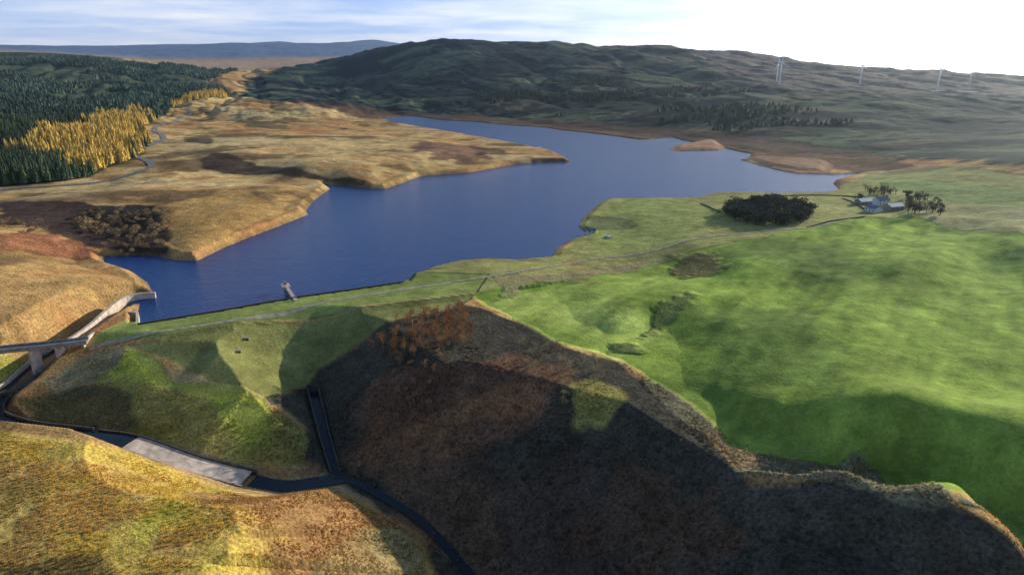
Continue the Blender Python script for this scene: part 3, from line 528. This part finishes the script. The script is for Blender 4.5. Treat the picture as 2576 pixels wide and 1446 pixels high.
turbine(1960,214,162,.1,.3); turbine(1953,206,158,.5,.3); turbine(2163,212,168,0,.5); turbine(2357,229,180,.95,.2); turbine(2438,216,184,.6,.2)
ribbon('windfarm_track',GP([(2290,228),(2350,230),(2460,231)]),7,mat_simple('pale_gravel',(.5,.47,.43)),off=.6,step=20)
# ---------- haze ----------
hm=bpy.data.materials.new('valley_haze'); hm.use_nodes=True; t=hm.node_tree; t.nodes.clear(); o=nd(t,'ShaderNodeOutputMaterial'); s=nd(t,'ShaderNodeVolumeScatter'); s.inputs['Color'].default_value=(.72,.87,1,1); s.inputs['Density'].default_value=.000036; s.inputs['Anisotropy'].default_value=.8; t.links.new(s.outputs[0],o.inputs['Volume'])
newmesh('haze',[(x,y,z) for z in (-80,420) for x,y in ((-9000,-500),(9000,-500),(9000,10500),(-9000,10500))],[(3,2,1,0),(4,5,6,7),(0,1,5,4),(1,2,6,5),(2,3,7,6),(3,0,4,7)],hm)
# ---------- light ----------
EL,AZ=math.radians(16),math.radians(50)
sd=(math.sin(AZ)*math.cos(EL),math.cos(AZ)*math.cos(EL),math.sin(EL))
from mathutils import Vector
L_=bpy.data.lights.new('sun','SUN'); L_.energy=5; L_.angle=math.radians(.5); L_.color=(1,.93,.76); so=bpy.data.objects.new('sun',L_); bpy.context.scene.collection.objects.link(so); so.rotation_euler=Vector(sd).to_track_quat('Z','Y').to_euler()
wd=bpy.data.worlds.new('World'); bpy.context.scene.world=wd; wd.use_nodes=True; t=wd.node_tree; bg=t.nodes['Background']; bg.inputs['Strength'].default_value=.13
sk=nd(t,'ShaderNodeTexSky',sky_type='NISHITA'); sk.sun_disc=False; sk.sun_elevation=EL; sk.sun_rotation=AZ; sk.altitude=300; sk.dust_density=.4; sk.ozone_density=2.
tc=nd(t,'ShaderNodeTexCoord'); sx=nd(t,'ShaderNodeSeparateXYZ'); t.links.new(tc.outputs['Generated'],sx.inputs[0])
zz=mth('ADD',mth('MAXIMUM',sx.outputs[2],0.),.05); cx=mth('DIVIDE',sx.outputs[0],zz); cy=mth('DIVIDE',sx.outputs[1],zz)
cb=nd(t,'ShaderNodeCombineXYZ'); t.links.new(cx,cb.inputs[0]); t.links.new(cy,cb.inputs[1])
cn=nd(t,'ShaderNodeTexNoise'); cn.inputs['Scale'].default_value=.42; cn.inputs['Detail'].default_value=9; cn.inputs['Roughness'].default_value=.55; t.links.new(cb.outputs[0],cn.inputs['Vector'])
dt=nd(t,'ShaderNodeVectorMath',operation='DOT_PRODUCT'); t.links.new(tc.outputs['Generated'],dt.inputs[0]); dt.inputs[1].default_value=sd
gl=mth('POWER',mth('MAXIMUM',dt.outputs['Value'],0.),5.)
cf=mr(cn.outputs['Fac'],0.,1.,.4,.68)
cm=nd(t,'ShaderNodeMix',data_type='RGBA'); cm.inputs[6].default_value=(3.0,4.5,7.7,1); cm.inputs[7].default_value=(7.1,7.5,8.5,1); t.links.new(cf,cm.inputs[0])
# pale band close to the horizon
hb_=nd(t,'ShaderNodeMix',data_type='RGBA'); hb_.inputs[7].default_value=(6.6,7.1,8.2,1); t.links.new(mr(sx.outputs[2],.7,0.,.01,.04),hb_.inputs[0]); t.links.new(cm.outputs[2],hb_.inputs[6])
gs=nd(t,'ShaderNodeVectorMath',operation='SCALE'); gs.inputs[0].default_value=(1,.98,.95); t.links.new(mth('MULTIPLY',gl,13.),gs.inputs['Scale'])
cd=nd(t,'ShaderNodeMix',data_type='RGBA'); cd.inputs[7].default_value=(1.5,3.1,6.6,1); t.links.new(mr(sx.outputs[2],0.,.85,.08,.2),cd.inputs[0]); t.links.new(hb_.outputs[2],cd.inputs[6])
ca=nd(t,'ShaderNodeVectorMath',operation='ADD'); t.links.new(cd.outputs[2],ca.inputs[0]); t.links.new(gs.outputs[0],ca.inputs[1])
band=mth('MULTIPLY',mr(sx.outputs[2],1.,0.,.2,.5),.92)
mx=nd(t,'ShaderNodeMix',data_type='RGBA'); t.links.new(band,mx.inputs[0]); t.links.new(sk.outputs[0],mx.inputs[6]); t.links.new(ca.outputs[0],mx.inputs[7]); t.links.new(mx.outputs[2],bg.inputs['Color'])
cam=bpy.data.cameras.new('camera'); cam.lens=24; cam.sensor_width=36; cam.clip_end=30000; cam.clip_start=1; co=bpy.data.objects.new('camera',cam); bpy.context.scene.collection.objects.link(co); co.location=(0,0,CAMZ); co.rotation_euler=(math.pi/2-PIT,0,0); bpy.context.scene.camera=co
bpy.context.scene.view_settings.view_transform='Standard'; bpy.context.scene.view_settings.look='None'; bpy.context.scene.view_settings.exposure=0
